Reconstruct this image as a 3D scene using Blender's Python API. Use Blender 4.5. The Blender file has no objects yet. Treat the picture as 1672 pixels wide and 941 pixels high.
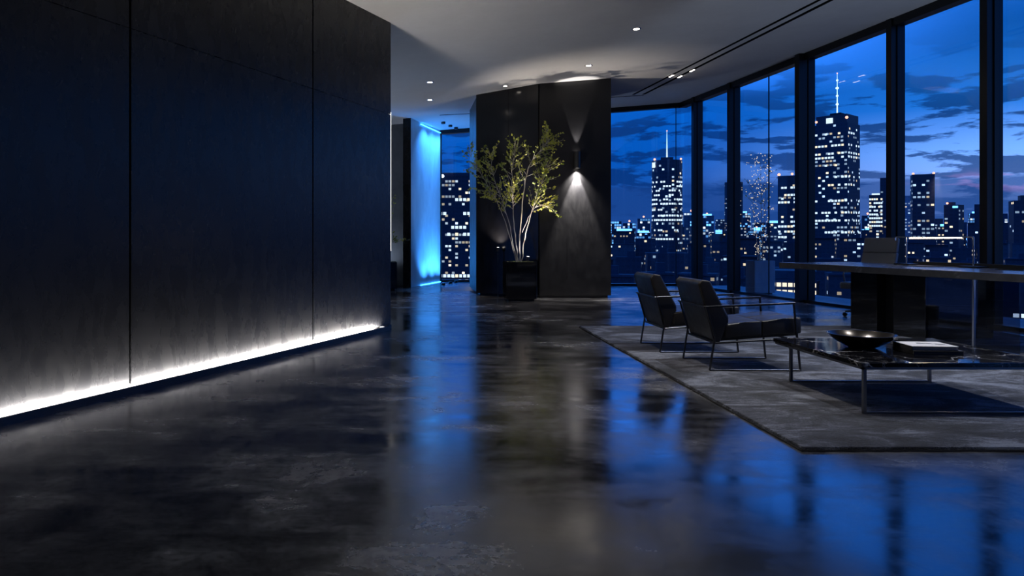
import bpy, bmesh, math, random
from mathutils import Vector, Matrix
scene = bpy.context.scene
COL = scene.collection
R = math.radians

# ------------------------------------------------------------------ camera / view
EYE, F, PX, PY = 1.15, 1200.0, 682.0, 388.0          # metres, focal length in px of the 1672 frame, optical axis
cd = bpy.data.cameras.new('camera'); cam = bpy.data.objects.new('camera', cd); COL.objects.link(cam)
cd.sensor_width = 36.0; cd.lens = 36.0 * F / 1672.0
cd.shift_x = (836 - PX) / 1672.0; cd.shift_y = -(470.5 - PY) / 1672.0
cd.clip_start = 0.05; cd.clip_end = 20000
cam.location = (0, 0, EYE); cam.rotation_euler = (math.pi / 2, 0, 0)
scene.camera = cam
vs = scene.view_settings
scene.display_settings.display_device = 'sRGB'
vs.view_transform = 'Standard'; vs.look = 'None'; vs.gamma = 1.0; vs.use_curve_mapping = False
vs.exposure = 0.0
cy = scene.cycles
cy.use_denoising = True
cy.max_bounces = 10; cy.diffuse_bounces = 4; cy.glossy_bounces = 5; cy.transparent_max_bounces = 16
cy.sample_clamp_indirect = 6.0
cy.caustics_reflective = False; cy.caustics_refractive = False

# light levels
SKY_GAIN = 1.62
COVE = 640.0          # strip behind the kick rail
BLUE = 13.0          # blue wall-washing strips
WARM = (1.0, 0.86, 0.72)
WHITE = (1.0, 0.93, 0.86)
NEUTRAL = (1.0, 0.95, 0.93)
COOLWHITE = (.62, .76, 1.0)

# ------------------------------------------------------------------ world sky
def nd(nt, t, **kw):
    n = nt.nodes.new(t)
    for k, v in kw.items(): setattr(n, k, v)
    return n
def math_node(nt, op, a, b=None, clamp=False):
    n = nd(nt, 'ShaderNodeMath', operation=op, use_clamp=clamp)
    for i, v in enumerate((a, b)):
        if v is None: continue
        if isinstance(v, (int, float)): n.inputs[i].default_value = v
        else: nt.links.new(v, n.inputs[i])
    return n.outputs[0]
def ramp(nt, fac, stops, interp='LINEAR'):
    n = nd(nt, 'ShaderNodeValToRGB'); n.color_ramp.interpolation = interp
    el = n.color_ramp.elements
    while len(el) < len(stops): el.new(0.5)
    for e, (p, c) in zip(el, stops):
        e.position = p; e.color = (c, c, c, 1) if isinstance(c, (int, float)) else (*c, 1)
    nt.links.new(fac, n.inputs[0]); return n.outputs[0]
def mixc(nt, fac, a, b, mode='MIX'):
    n = nd(nt, 'ShaderNodeMix', data_type='RGBA', blend_type=mode)
    for sock, v in ((n.inputs[0], fac), (n.inputs[6], a), (n.inputs[7], b)):
        if isinstance(v, (int, float)): sock.default_value = v
        elif isinstance(v, tuple): sock.default_value = (*v, 1)
        else: nt.links.new(v, sock)
    return n.outputs[2]

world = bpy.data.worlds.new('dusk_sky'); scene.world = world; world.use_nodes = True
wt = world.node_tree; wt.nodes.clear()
tc = nd(wt, 'ShaderNodeTexCoord'); sep = nd(wt, 'ShaderNodeSeparateXYZ'); wt.links.new(tc.outputs['Generated'], sep.inputs[0])
dx, dy, dz = sep.outputs
az = math_node(wt, 'ARCTAN2', dx, dy)                       # 0 = straight ahead, + to the right
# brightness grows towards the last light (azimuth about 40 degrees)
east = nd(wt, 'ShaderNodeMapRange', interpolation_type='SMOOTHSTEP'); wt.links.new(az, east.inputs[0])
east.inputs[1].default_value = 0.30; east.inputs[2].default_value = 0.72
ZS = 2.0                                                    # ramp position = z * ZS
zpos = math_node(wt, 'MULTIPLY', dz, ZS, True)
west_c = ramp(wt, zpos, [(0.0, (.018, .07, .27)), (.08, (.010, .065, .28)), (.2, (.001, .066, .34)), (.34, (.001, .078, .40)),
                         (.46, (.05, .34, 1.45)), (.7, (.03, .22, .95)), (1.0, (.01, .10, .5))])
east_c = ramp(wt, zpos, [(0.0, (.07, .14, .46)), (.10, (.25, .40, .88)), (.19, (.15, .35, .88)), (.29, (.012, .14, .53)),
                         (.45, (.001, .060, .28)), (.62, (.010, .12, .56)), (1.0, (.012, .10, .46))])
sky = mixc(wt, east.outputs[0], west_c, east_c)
# clouds: stretched noise in azimuth / elevation
comb = nd(wt, 'ShaderNodeCombineXYZ')
wt.links.new(math_node(wt, 'MULTIPLY', az, 7.5), comb.inputs[0]); wt.links.new(math_node(wt, 'MULTIPLY', dz, 36.0), comb.inputs[1])
cn = nd(wt, 'ShaderNodeTexNoise'); cn.inputs['Scale'].default_value = 1.45; cn.inputs['Detail'].default_value = 7; cn.inputs['Roughness'].default_value = .58
cn.inputs['Distortion'].default_value = .25
off = nd(wt, 'ShaderNodeVectorMath', operation='ADD'); wt.links.new(comb.outputs[0], off.inputs[0]); off.inputs[1].default_value = (3.1, 1.7, 0)
wt.links.new(off.outputs[0], cn.inputs['Vector'])
band = ramp(wt, zpos, [(0.0, .62), (.12, .8), (.28, .85), (.36, .5), (.45, .0)])
cm = ramp(wt, cn.outputs[0], [(.50, 0.0), (.55, 1.0)])
cloud_f = math_node(wt, 'MULTIPLY', cm, band, True)
cloud_c = mixc(wt, east.outputs[0], (.0015, .020, .115), (.002, .026, .125))
sky = mixc(wt, cloud_f, sky, cloud_c)
# long low bank near the skyline with a thin pink streak
bank = ramp(wt, math_node(wt, 'ADD', zpos, math_node(wt, 'MULTIPLY', math_node(wt, 'SUBTRACT', cn.outputs[0], .5), .07)),
            [(.01, .5), (.06, .95), (.125, .95), (.145, 0.0)])
sky = mixc(wt, math_node(wt, 'MULTIPLY', bank, .85), sky, mixc(wt, east.outputs[0], (.006, .036, .17), (.008, .045, .19)))
pn = nd(wt, 'ShaderNodeTexNoise'); pn.inputs['Scale'].default_value = 3.2; pn.inputs['Detail'].default_value = 4
wt.links.new(off.outputs[0], pn.inputs['Vector'])
pf = math_node(wt, 'MULTIPLY', ramp(wt, pn.outputs[0], [(.50, 0.0), (.62, 1.0)]),
               ramp(wt, zpos, [(.09, 0.0), (.115, 1.0), (.13, 1.0), (.15, 0.0)]))
paz = nd(wt, 'ShaderNodeMapRange', interpolation_type='SMOOTHSTEP'); wt.links.new(az, paz.inputs[0])
paz.inputs[1].default_value = .55; paz.inputs[2].default_value = .72
sky = mixc(wt, math_node(wt, 'MULTIPLY', math_node(wt, 'MULTIPLY', pf, paz.outputs[0]), .5), sky, (.40, .24, .55))
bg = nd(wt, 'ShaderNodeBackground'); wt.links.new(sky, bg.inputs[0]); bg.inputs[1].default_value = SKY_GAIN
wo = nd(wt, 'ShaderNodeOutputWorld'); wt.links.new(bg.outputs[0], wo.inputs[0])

# ------------------------------------------------------------------ pixel -> world (real 3-D positions)
def G(x, y, z=0.0):                      # point at height z seen at pixel x, y
    s = (y - PY) / (EYE - z); return Vector(((x - PX) / s, F / s, z))
def D(x, y, Y):                          # point at distance Y seen at pixel x, y
    return Vector(((x - PX) / F * Y, Y, EYE + (PY - y) / F * Y))
def zc(x): return 3.9 + .075 * x         # the ceiling rises gently towards the windows
def CEIL(x, y):
    u, v = (x - PX) / F, (PY - y) / F
    Y = 2.75 / (v - .075 * u); return Vector((u * Y, Y, zc(u * Y)))
def WX(Y): return 8.617 - .13 * Y        # inner face of the right-hand window wall
WD = Vector((.13, -1, 0)).normalized(); WN = Vector((1, .13, 0)).normalized()   # along (towards camera) / outwards

# ------------------------------------------------------------------ materials
def mat(name, base=(.5, .5, .5), rough=.5, metal=0.0, spec=.5, emit=None, es=0.0, sheen=0.0, coat=0.0, ior=1.5):
    m = bpy.data.materials.new(name); m.use_nodes = True
    b = m.node_tree.nodes['Principled BSDF']
    b.inputs['Base Color'].default_value = (*base, 1); b.inputs['Roughness'].default_value = rough
    b.inputs['Metallic'].default_value = metal; b.inputs['Specular IOR Level'].default_value = spec
    b.inputs['IOR'].default_value = ior
    b.inputs['Sheen Weight'].default_value = sheen; b.inputs['Coat Weight'].default_value = coat
    if emit: b.inputs['Emission Color'].default_value = (*emit, 1); b.inputs['Emission Strength'].default_value = es
    return m
def noise(nt, scale, detail=5, rough=.55, vec=None, dist=0.0):
    n = nd(nt, 'ShaderNodeTexNoise'); n.inputs['Scale'].default_value = scale; n.inputs['Detail'].default_value = detail
    n.inputs['Roughness'].default_value = rough; n.inputs['Distortion'].default_value = dist
    if vec is not None: nt.links.new(vec, n.inputs['Vector'])
    return n.outputs[0]
def objvec(nt, scale=(1, 1, 1)):
    t = nd(nt, 'ShaderNodeTexCoord'); mp = nd(nt, 'ShaderNodeMapping'); mp.inputs['Scale'].default_value = scale
    nt.links.new(t.outputs['Object'], mp.inputs['Vector']); return mp.outputs[0]
def bump(nt, height, strength, dist=.01):
    b = nd(nt, 'ShaderNodeBump'); b.inputs['Strength'].default_value = strength; b.inputs['Distance'].default_value = dist
    nt.links.new(height, b.inputs['Height']); nt.links.new(b.outputs[0], nt.nodes['Principled BSDF'].inputs['Normal'])
def plug(nt, sock, name): nt.links.new(sock, nt.nodes['Principled BSDF'].inputs[name])

def concrete_floor():
    m = mat('polished_concrete', ior=2.35); nt = m.node_tree
    v = objvec(nt)
    big = noise(nt, .55, 8, .62, v, .4); mid = noise(nt, 2.6, 9, .66, v, .6); fine = noise(nt, 26, 6, .6, v)
    vs_ = objvec(nt, (.35, 2.2, 1)); streak = noise(nt, 1.6, 7, .6, vs_, .5)
    f = math_node(nt, 'ADD', math_node(nt, 'MULTIPLY', big, .5), math_node(nt, 'ADD', math_node(nt, 'MULTIPLY', mid, .32), math_node(nt, 'MULTIPLY', streak, .25)))
    c = ramp(nt, f, [(.455, (.006, .0062, .007)), (.535, (.045, .046, .050)), (.63, (.17, .171, .178))])
    c = mixc(nt, math_node(nt, 'MULTIPLY', ramp(nt, fine, [(.42, 1.0), (.50, 0.0)]), .55), c, (.008, .008, .009))
    speck = noise(nt, 70, 5, .7, v)
    c = mixc(nt, math_node(nt, 'MULTIPLY', ramp(nt, speck, [(.55, 0.0), (.64, 1.0)]), .35), c, (.15, .15, .155))
    # hairline cracks
    vo = nd(nt, 'ShaderNodeTexVoronoi', feature='DISTANCE_TO_EDGE'); vo.inputs['Scale'].default_value = .55
    wv = nd(nt, 'ShaderNodeVectorMath', operation='ADD'); nt.links.new(v, wv.inputs[0])
    nz = nd(nt, 'ShaderNodeTexNoise'); nz.inputs['Scale'].default_value = 2.2; nz.inputs['Detail'].default_value = 6; nt.links.new(v, nz.inputs['Vector'])
    nt.links.new(nz.outputs[1], wv.inputs[1]); nt.links.new(wv.outputs[0], vo.inputs['Vector'])
    crack = math_node(nt, 'MULTIPLY', ramp(nt, vo.outputs[0], [(.002, 1.0), (.006, 0.0)]), .35)
    c = mixc(nt, crack, c, (.006, .006, .007))
    plug(nt, c, 'Base Color')
    plug(nt, ramp(nt, f, [(.45, .11), (.62, .30)]), 'Roughness')
    bump(nt, math_node(nt, 'ADD', math_node(nt, 'MULTIPLY', mid, .8), math_node(nt, 'MULTIPLY', fine, .10)), .035, .010)
    return m
def plaster(name, lo, hi, rough=(.36, .6), bs=.35, vscale=(1, 1, .45), spec=.5, ior=1.5):
    m = mat(name, spec=spec, ior=ior); nt = m.node_tree
    v = objvec(nt, vscale)
    a = noise(nt, 1.3, 8, .62, v, .5); b = noise(nt, 9, 7, .65, v, .4); c = noise(nt, 70, 3, .6, objvec(nt))
    f = math_node(nt, 'ADD', math_node(nt, 'MULTIPLY', a, .6), math_node(nt, 'MULTIPLY', b, .4))
    plug(nt, ramp(nt, f, [(.36, lo), (.64, hi)]), 'Base Color')
    plug(nt, ramp(nt, b, [(.35, rough[0]), (.65, rough[1])]), 'Roughness')
    bump(nt, math_node(nt, 'ADD', b, math_node(nt, 'MULTIPLY', c, .5)), bs, .006)
    return m
def glass_mat(name='window_glass', tint=(.93, .95, .97), refl=1.0):
    m = bpy.data.materials.new(name); m.use_nodes = True; nt = m.node_tree; nt.nodes.clear()
    t = nd(nt, 'ShaderNodeBsdfTransparent'); t.inputs[0].default_value = (*tint, 1)
    g = nd(nt, 'ShaderNodeBsdfGlossy'); g.inputs['Roughness'].default_value = .0; g.inputs[0].default_value = (1, 1, 1, 1)
    lw = nd(nt, 'ShaderNodeLayerWeight'); lw.inputs[0].default_value = .5          # facing = 1 - |cos|
    fr = math_node(nt, 'ADD', .022, math_node(nt, 'MULTIPLY', math_node(nt, 'POWER', lw.outputs['Facing'], 5.0), .85))
    mx = nd(nt, 'ShaderNodeMixShader'); nt.links.new(math_node(nt, 'MULTIPLY', fr, refl, True), mx.inputs[0])
    nt.links.new(t.outputs[0], mx.inputs[1]); nt.links.new(g.outputs[0], mx.inputs[2])
    o = nd(nt, 'ShaderNodeOutputMaterial'); nt.links.new(mx.outputs[0], o.inputs[0]); return m
def emitter(name, col, s):
    m = bpy.data.materials.new(name); m.use_nodes = True; nt = m.node_tree; nt.nodes.clear()
    e = nd(nt, 'ShaderNodeEmission'); e.inputs[0].default_value = (*col, 1); e.inputs[1].default_value = s
    o = nd(nt, 'ShaderNodeOutputMaterial'); nt.links.new(e.outputs[0], o.inputs[0]); return m
def rug_mat():
    m = mat('charcoal_pile', rough=.95, spec=.15, sheen=.25); nt = m.node_tree
    v = objvec(nt, (.8, 1.35, 1)); a = noise(nt, 1.9, 8, .68, v, .9)
    p = noise(nt, 95, 4, .7, objvec(nt)); q = noise(nt, 22, 5, .7, objvec(nt, (.5, 1.6, 1)))
    f = math_node(nt, 'ADD', math_node(nt, 'MULTIPLY', a, .62), math_node(nt, 'ADD', math_node(nt, 'MULTIPLY', p, .2), math_node(nt, 'MULTIPLY', q, .2)))
    plug(nt, ramp(nt, f, [(.44, (.016, .020, .030)), (.51, (.062, .072, .098)), (.59, (.29, .325, .41))]), 'Base Color')
    bump(nt, math_node(nt, 'ADD', p, q), .9, .02); return m
def marble_mat():
    m = mat('black_marble', rough=.06); nt = m.node_tree
    v = objvec(nt)
    def veins(scale, w, dist):
        nz = nd(nt, 'ShaderNodeTexNoise'); nz.inputs['Scale'].default_value = scale * 1.4; nz.inputs['Detail'].default_value = 5; nt.links.new(v, nz.inputs['Vector'])
        sc = nd(nt, 'ShaderNodeVectorMath', operation='SCALE'); nt.links.new(nz.outputs[1], sc.inputs[0]); sc.inputs[3].default_value = dist
        ad = nd(nt, 'ShaderNodeVectorMath', operation='ADD'); nt.links.new(v, ad.inputs[0]); nt.links.new(sc.outputs[0], ad.inputs[1])
        vo = nd(nt, 'ShaderNodeTexVoronoi', feature='DISTANCE_TO_EDGE'); vo.inputs['Scale'].default_value = scale; nt.links.new(ad.outputs[0], vo.inputs['Vector'])
        return ramp(nt, vo.outputs[0], [(0.0, 1.0), (w, 0.0)])
    mask = ramp(nt, noise(nt, 3.0, 3, .5, v), [(.46, 0.0), (.58, 1.0)])
    f = math_node(nt, 'MULTIPLY', math_node(nt, 'MAXIMUM', veins(2.6, .022, .35), math_node(nt, 'MULTIPLY', veins(7, .02, .2), .4)), mask)
    plug(nt, mixc(nt, f, (.006, .006, .008), (.62, .62, .64)), 'Base Color'); return m
def leather_mat(name, c):
    m = mat(name, c, .38, spec=.5); nt = m.node_tree
    vo = nd(nt, 'ShaderNodeTexVoronoi'); vo.inputs['Scale'].default_value = 160; nt.links.new(objvec(nt), vo.inputs['Vector'])
    w = noise(nt, 9, 4, .5, objvec(nt))
    bump(nt, math_node(nt, 'ADD', math_node(nt, 'MULTIPLY', vo.outputs[0], .25), w), .25, .006)
    plug(nt, ramp(nt, w, [(.35, .32), (.65, .46)]), 'Roughness'); return m
def leaf_mat():
    m = mat('leaf_green', (.2, .25, .03), .45); nt = m.node_tree
    oi = noise(nt, 3.5, 2, .5, objvec(nt))
    plug(nt, ramp(nt, oi, [(.35, (.14, .20, .018)), (.62, (.50, .50, .06))]), 'Base Color')
    return m
def bark_mat():
    m = mat('pale_bark', (.4, .36, .3), .7); nt = m.node_tree
    f = noise(nt, 18, 5, .6, objvec(nt, (1, 1, .25)))
    plug(nt, ramp(nt, f, [(.35, (.22, .19, .15)), (.62, (.58, .54, .47))]), 'Base Color'); bump(nt, f, .4, .004); return m
def facade_mat(name, wall, occ, cool, warm, warmth, strength, cell=(.16, .84, .26, .74), rowocc=.35):
    """dark facade whose lit rooms glow; UV counts window bays and storeys"""
    m = mat(name, wall, .55, spec=.3); nt = m.node_tree
    uv = nd(nt, 'ShaderNodeUVMap'); sp = nd(nt, 'ShaderNodeSeparateXYZ'); nt.links.new(uv.outputs[0], sp.inputs[0])
    u, v = sp.outputs[0], sp.outputs[1]
    fu, fv = math_node(nt, 'FLOOR', u), math_node(nt, 'FLOOR', v)
    ru, rv = math_node(nt, 'FRACT', u), math_node(nt, 'FRACT', v)
    def band(x, a, b): return math_node(nt, 'MULTIPLY', math_node(nt, 'GREATER_THAN', x, a), math_node(nt, 'LESS_THAN', x, b))
    cellm = math_node(nt, 'MULTIPLY', band(ru, cell[0], cell[1]), band(rv, cell[2], cell[3]))
    cxy = nd(nt, 'ShaderNodeCombineXYZ'); nt.links.new(fu, cxy.inputs[0]); nt.links.new(fv, cxy.inputs[1])
    wn = nd(nt, 'ShaderNodeTexWhiteNoise', noise_dimensions='2D'); nt.links.new(cxy.outputs[0], wn.inputs['Vector'])
    # whole storeys stay lit together, in runs about five bays long
    rxy = nd(nt, 'ShaderNodeCombineXYZ'); nt.links.new(math_node(nt, 'FLOOR', math_node(nt, 'MULTIPLY', u, .19)), rxy.inputs[0]); nt.links.new(fv, rxy.inputs[1])
    rn = nd(nt, 'ShaderNodeTexWhiteNoise', noise_dimensions='2D'); nt.links.new(rxy.outputs[0], rn.inputs['Vector'])
    thr = math_node(nt, 'ADD', occ, math_node(nt, 'MULTIPLY', math_node(nt, 'LESS_THAN', rn.outputs[0], rowocc), .42))
    lit = math_node(nt, 'MULTIPLY', math_node(nt, 'LESS_THAN', wn.outputs[0], thr), cellm)
    w2 = nd(nt, 'ShaderNodeTexWhiteNoise', noise_dimensions='3D')
    c3 = nd(nt, 'ShaderNodeVectorMath', operation='ADD'); nt.links.new(cxy.outputs[0], c3.inputs[0]); c3.inputs[1].default_value = (11.3, 5.7, 3.1)
    nt.links.new(c3.outputs[0], w2.inputs['Vector'])
    col = mixc(nt, math_node(nt, 'LESS_THAN', w2.outputs[0], warmth), cool, warm)
    amp = math_node(nt, 'MULTIPLY', lit, math_node(nt, 'ADD', .25, math_node(nt, 'POWER', rn.outputs[0], 1.5)))
    plug(nt, col, 'Emission Color'); plug(nt, math_node(nt, 'MULTIPLY', amp, strength), 'Emission Strength')
    # panes are darker and shinier than the wall around them
    plug(nt, mixc(nt, cellm, wall, tuple(c * .8 for c in wall)), 'Base Color')
    m.cycles.emission_sampling = 'NONE'
    return m

M = {}
M['floor'] = concrete_floor()
M['wall'] = plaster('dark_plaster', (.0048, .0050, .0060), (.0080, .0083, .0092), (.24, .31), bs=.02, spec=.32, ior=1.5)
M['pillar'] = plaster('charcoal_panel', (.0050, .0050, .0060), (.0085, .0085, .0096), (.28, .38), .05)
M['pillar_polished'] = plaster('polished_charcoal_stone', (.005, .005, .006), (.014, .014, .016), (.10, .2), .03)
M['back_wall'] = plaster('grey_plaster', (.10, .11, .125), (.18, .19, .21))
M['panel'] = plaster('pale_wall_panel', (.30, .32, .35), (.52, .54, .56), (.3, .5), .2)
M['ceiling'] = plaster('ceiling_paint', (.60, .60, .61), (.66, .66, .67), (.8, .9), .05, (1, 1, 1))
M['black'] = mat('black_metal', (.010, .011, .013), .35, .0)
M['slot'] = mat('slot_shade_black', (.002, .002, .002), .9, spec=.05)  # near-black colour stands for the shade inside a recess
M['frame'] = mat('window_frame_black', (.005, .0055, .007), .35, spec=.35)
M['dark_steel'] = mat('brushed_dark_steel', (.20, .20, .21), .28, 1.0)
M['gunmetal'] = mat('gunmetal', (.085, .085, .09), .3, 1.0)
M['chrome'] = mat('chrome', (.78, .79, .81), .26, 1.0)
M['rail'] = mat('rail_anodised', (.06, .063, .07), .3, .6)
M['leather'] = leather_mat('black_leather', (.024, .0225, .0225))
M['leather_grey'] = leather_mat('charcoal_leather', (.19, .195, .215))
M['marble'] = marble_mat()
M['rug'] = rug_mat()
M['rug_edge'] = mat('rug_binding', (.02, .02, .022), .9)
M['desk_top'] = plaster('dark_stone_top', (.05, .05, .054), (.09, .09, .095), (.16, .28), .03, (1, 1, 1))
M['gloss'] = mat('black_lacquer', (.006, .0065, .008), .05, coat=.5, ior=1.8)
M['dark_glass'] = glass_mat('smoked_glass', (.55, .57, .62), 1.6)
M['glass'] = glass_mat()
M['bowl'] = mat('black_bronze', (.05, .043, .036), .22, .85)
M['paper'] = mat('cover_paper', (.78, .76, .73), .6); M['ink'] = mat('printed_grey', (.12, .12, .13), .6)
M['book_cloth'] = mat('book_cloth', (.03, .031, .035), .7); M['pages'] = mat('page_block', (.30, .29, .28), .8)
M['leaf'] = leaf_mat(); M['bark'] = bark_mat()
M['soil'] = plaster('moss_soil', (.012, .015, .006), (.05, .07, .015), (.9, 1), 1.0, (6, 6, 6))
M['led'] = emitter('led_white', WHITE, COVE)
M['led_line'] = emitter('led_line', (1, .95, .9), 2.6)
M['led_desk'] = emitter('led_desk', (1, .80, .56), 22.0)
M['led_blue'] = emitter('led_blue', (.03, .28, 1.0), BLUE)
M['lens'] = emitter('downlight_lens', (1, .9, .78), 14.0)
M['beacon'] = emitter('beacon_red', (1, .45, .32), 2.2)
M['beacon_white'] = emitter('beacon_white', (.8, .9, 1), 4.0)
M['spire_light'] = emitter('spire_light', (.5, .75, 1), 2.2)
M['sign_blue'] = emitter('sign_blue', (.12, .42, 1), 3.4)
M['win_cool'] = emitter('lit_window_cool', (.66, .82, 1), 1.5)
M['win_warm'] = emitter('lit_window_warm', (1, .84, .62), 1.4)
M['glint'] = emitter('reflected_glint', (1, .84, .66), 1.0)  # glowing specks imitate a tree's reflection in the glass
for k in ('beacon', 'beacon_white', 'spire_light', 'sign_blue', 'win_cool', 'win_warm', 'glint'): M[k].cycles.emission_sampling = 'NONE'
M['tower'] = mat('tower_cladding', (.026, .036, .058), .5, spec=.3)
M['roof'] = mat('city_roof', (.035, .045, .07), .8, spec=.2)
COOL, WRM = (.55, .76, 1.0), (1.0, .78, .5)
M['f_cool'] = facade_mat('facade_cool_offices', (0.027, 0.039, 0.066), .12, COOL, WRM, .18, 1.7)
M['f_warm'] = facade_mat('facade_warm_flats', (0.027, 0.036, 0.057), .15, (.75, .85, 1), WRM, .70, 1.7, (.24, .76, .28, .72), .22)
M['f_dark'] = facade_mat('facade_dark_offices', (0.024, 0.033, 0.057), .07, COOL, WRM, .45, 1.6, (.2, .8, .28, .72), .16)
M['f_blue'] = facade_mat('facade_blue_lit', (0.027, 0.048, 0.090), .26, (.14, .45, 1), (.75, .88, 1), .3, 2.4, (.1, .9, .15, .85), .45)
M['f_pale'] = facade_mat('facade_pale_blocks', (0.051, 0.063, 0.090), .09, COOL, WRM, .5, 1.6, (.25, .75, .3, .7), .12)
M['f_slab'] = facade_mat('facade_pale_slab', (.26, .32, .42), .25, COOL, WRM, .3, 1.2, (.2, .8, .3, .7), .3)
M['f_big'] = facade_mat('facade_wide_windows', (0.024, 0.033, 0.054), .16, (.70, .85, 1), (1, .83, .58), .45, 1.7, (.12, .88, .22, .78), .25)
M['ground'] = mat('city_ground', (.03, .04, .06), .9)
M['terrace'] = plaster('terrace_stone', (.12, .13, .15), (.2, .21, .24), (.5, .7), .2)
M['reflected_planter'] = plaster('pale_reflected_planter', (.24, .27, .32), (.36, .40, .46), (.5, .7), .15)

# ------------------------------------------------------------------ mesh helpers
class MB:
    def __init__(s): s.bm = bmesh.new()
    def box(s, c, size, bevel=0.0, seg=2, rot=None):
        r = bmesh.ops.create_cube(s.bm, size=1.0); vs_ = r['verts']
        bmesh.ops.scale(s.bm, vec=size, verts=vs_)
        if bevel:
            es = list({e for v in vs_ for e in v.link_edges})
            rr = bmesh.ops.bevel(s.bm, geom=es, offset=bevel, segments=seg, profile=.6, affect='EDGES', clamp_overlap=True)
            vs_ = list({v for f in rr['faces'] for v in f.verts} | {v for v in vs_ if v.is_valid})
        if rot is not None: bmesh.ops.transform(s.bm, matrix=rot.to_4x4(), verts=vs_)
        bmesh.ops.translate(s.bm, vec=c, verts=vs_); return vs_
    def prism(s, pts, z0, z1, top=None, bevel=0.0, seg=2):
        """vertical extrusion of a plan polygon; z1 may be a function of x"""
        lo = [s.bm.verts.new((p[0], p[1], z0)) for p in pts]
        hi = [s.bm.verts.new((p[0], p[1], z1(p[0]) if callable(z1) else z1)) for p in pts]
        n = len(pts); fs = [s.bm.faces.new(lo[::-1]), s.bm.faces.new(hi)]
        for i in range(n): fs.append(s.bm.faces.new((lo[i], lo[(i + 1) % n], hi[(i + 1) % n], hi[i])))
        if bevel: s._bev(lo + hi, bevel, seg)
        return lo + hi
    def side_prism(s, prof, y0, y1, bevel=0.0, seg=3):
        """profile in x,z swept along y"""
        a = [s.bm.verts.new((p[0], y0, p[1])) for p in prof]; b = [s.bm.verts.new((p[0], y1, p[1])) for p in prof]
        n = len(prof); s.bm.faces.new(a); s.bm.faces.new(b[::-1])
        for i in range(n): s.bm.faces.new((a[i], b[i], b[(i + 1) % n], a[(i + 1) % n]))
        if bevel: s._bev(a + b, bevel, seg)
    def _bev(s, verts, w, seg):
        es = list({e for v in verts for e in v.link_edges})
        bmesh.ops.bevel(s.bm, geom=es, offset=w, segments=seg, profile=.6, affect='EDGES', clamp_overlap=True)
    def tube(s, pts, r, n=8, caps=True):
        pts = [Vector(p) for p in pts]; rs = r if isinstance(r, (list, tuple)) else [r] * len(pts)
        rings = []; up = None
        for i, p in enumerate(pts):
            if i == 0: t = (pts[1] - p)
            elif i == len(pts) - 1: t = (p - pts[i - 1])
            else: t = (p - pts[i - 1]).normalized() + (pts[i + 1] - p).normalized()
            t = t.normalized()
            if up is None: up = t.orthogonal().normalized()
            up = (up - t * up.dot(t)).normalized(); sd = t.cross(up)
            k = 1.0
            if 0 < i < len(pts) - 1: k = 1.0 / max(.5, t.dot((p - pts[i - 1]).normalized()))
            rings.append([s.bm.verts.new(p + (up * math.cos(2 * math.pi * j / n) + sd * math.sin(2 * math.pi * j / n)) * rs[i] * (k if k < 1.5 else 1.0)) for j in range(n)])
        for a, b in zip(rings, rings[1:]):
            for j in range(n): s.bm.faces.new((a[j], a[(j + 1) % n], b[(j + 1) % n], b[j]))
        if caps: s.bm.faces.new(rings[0][::-1]); s.bm.faces.new(rings[-1])
    def bar(s, p, q, w, h=None, bevel=.002):
        """square-section bar from p to q"""
        p, q = Vector(p), Vector(q); h = h or w; d = q - p
        m = d.to_track_quat('Y', 'Z').to_matrix()
        s.box((p + q) / 2, (w, d.length, h), bevel, 1, m)
    def lathe(s, prof, n=48, c=(0, 0, 0)):
        rings = []
        for r, z in prof:
            if r < 1e-5: rings.append([s.bm.verts.new((c[0], c[1], c[2] + z))])
            else: rings.append([s.bm.verts.new((c[0] + r * math.cos(2 * math.pi * j / n), c[1] + r * math.sin(2 * math.pi * j / n), c[2] + z)) for j in range(n)])
        for a, b in zip(rings, rings[1:]):
            for j in range(n):
                k = (j + 1) % n
                if len(a) == 1 and len(b) == 1: continue
                if len(a) == 1: s.bm.faces.new((a[0], b[k], b[j]))
                elif len(b) == 1: s.bm.faces.new((a[j], a[k], b[0]))
                else: s.bm.faces.new((a[j], a[k], b[k], b[j]))
    def build(s, name, material, parent=None, smooth=False, loc=None, fixn=True):
        if fixn: bmesh.ops.recalc_face_normals(s.bm, faces=s.bm.faces)
        me = bpy.data.meshes.new(name); s.bm.to_mesh(me); s.bm.free()
        me.materials.append(material)
        if smooth:
            me.polygons.foreach_set('use_smooth', [True] * len(me.polygons))
            me.set_sharp_from_angle(angle=R(38))
        o = bpy.data.objects.new(name, me); COL.objects.link(o)
        if parent is not None: o.parent = parent
        if loc is not None: o.location = loc
        return o
def tag(o, label=None, cat=None, group=None, kind=None):
    if label: o['label'] = label
    if cat: o['category'] = cat
    if group: o['group'] = group
    if kind: o['kind'] = kind
    return o
def empty(name, loc, label, cat, group=None, rz=0.0):
    o = bpy.data.objects.new(name, None); COL.objects.link(o); o.location = loc; o.rotation_euler = (0, 0, rz)
    o.empty_display_size = .1
    return tag(o, label, cat, group)
def struct(name, mb, m, smooth=False):
    o = mb.build(name, m, None, smooth); o['kind'] = 'structure'; return o
def dup_tree(o, parent=None):
    c = o.copy(); COL.objects.link(c)
    if parent is not None: c.parent = parent
    for ch in list(o.children): dup_tree(ch, c)
    return c
def spot(name, loc, to, energy, angle, blend=.6, col=WHITE, radius=.02, parent=None):
    l = bpy.data.lights.new(name, 'SPOT'); l.energy = energy; l.spot_size = R(angle); l.spot_blend = blend; l.color = col
    l.shadow_soft_size = radius
    o = bpy.data.objects.new(name, l); COL.objects.link(o); o.location = loc
    o.rotation_euler = (Vector(to) - Vector(loc)).to_track_quat('-Z', 'Y').to_euler()
    if parent is not None: o.parent = parent
    return o

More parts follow.
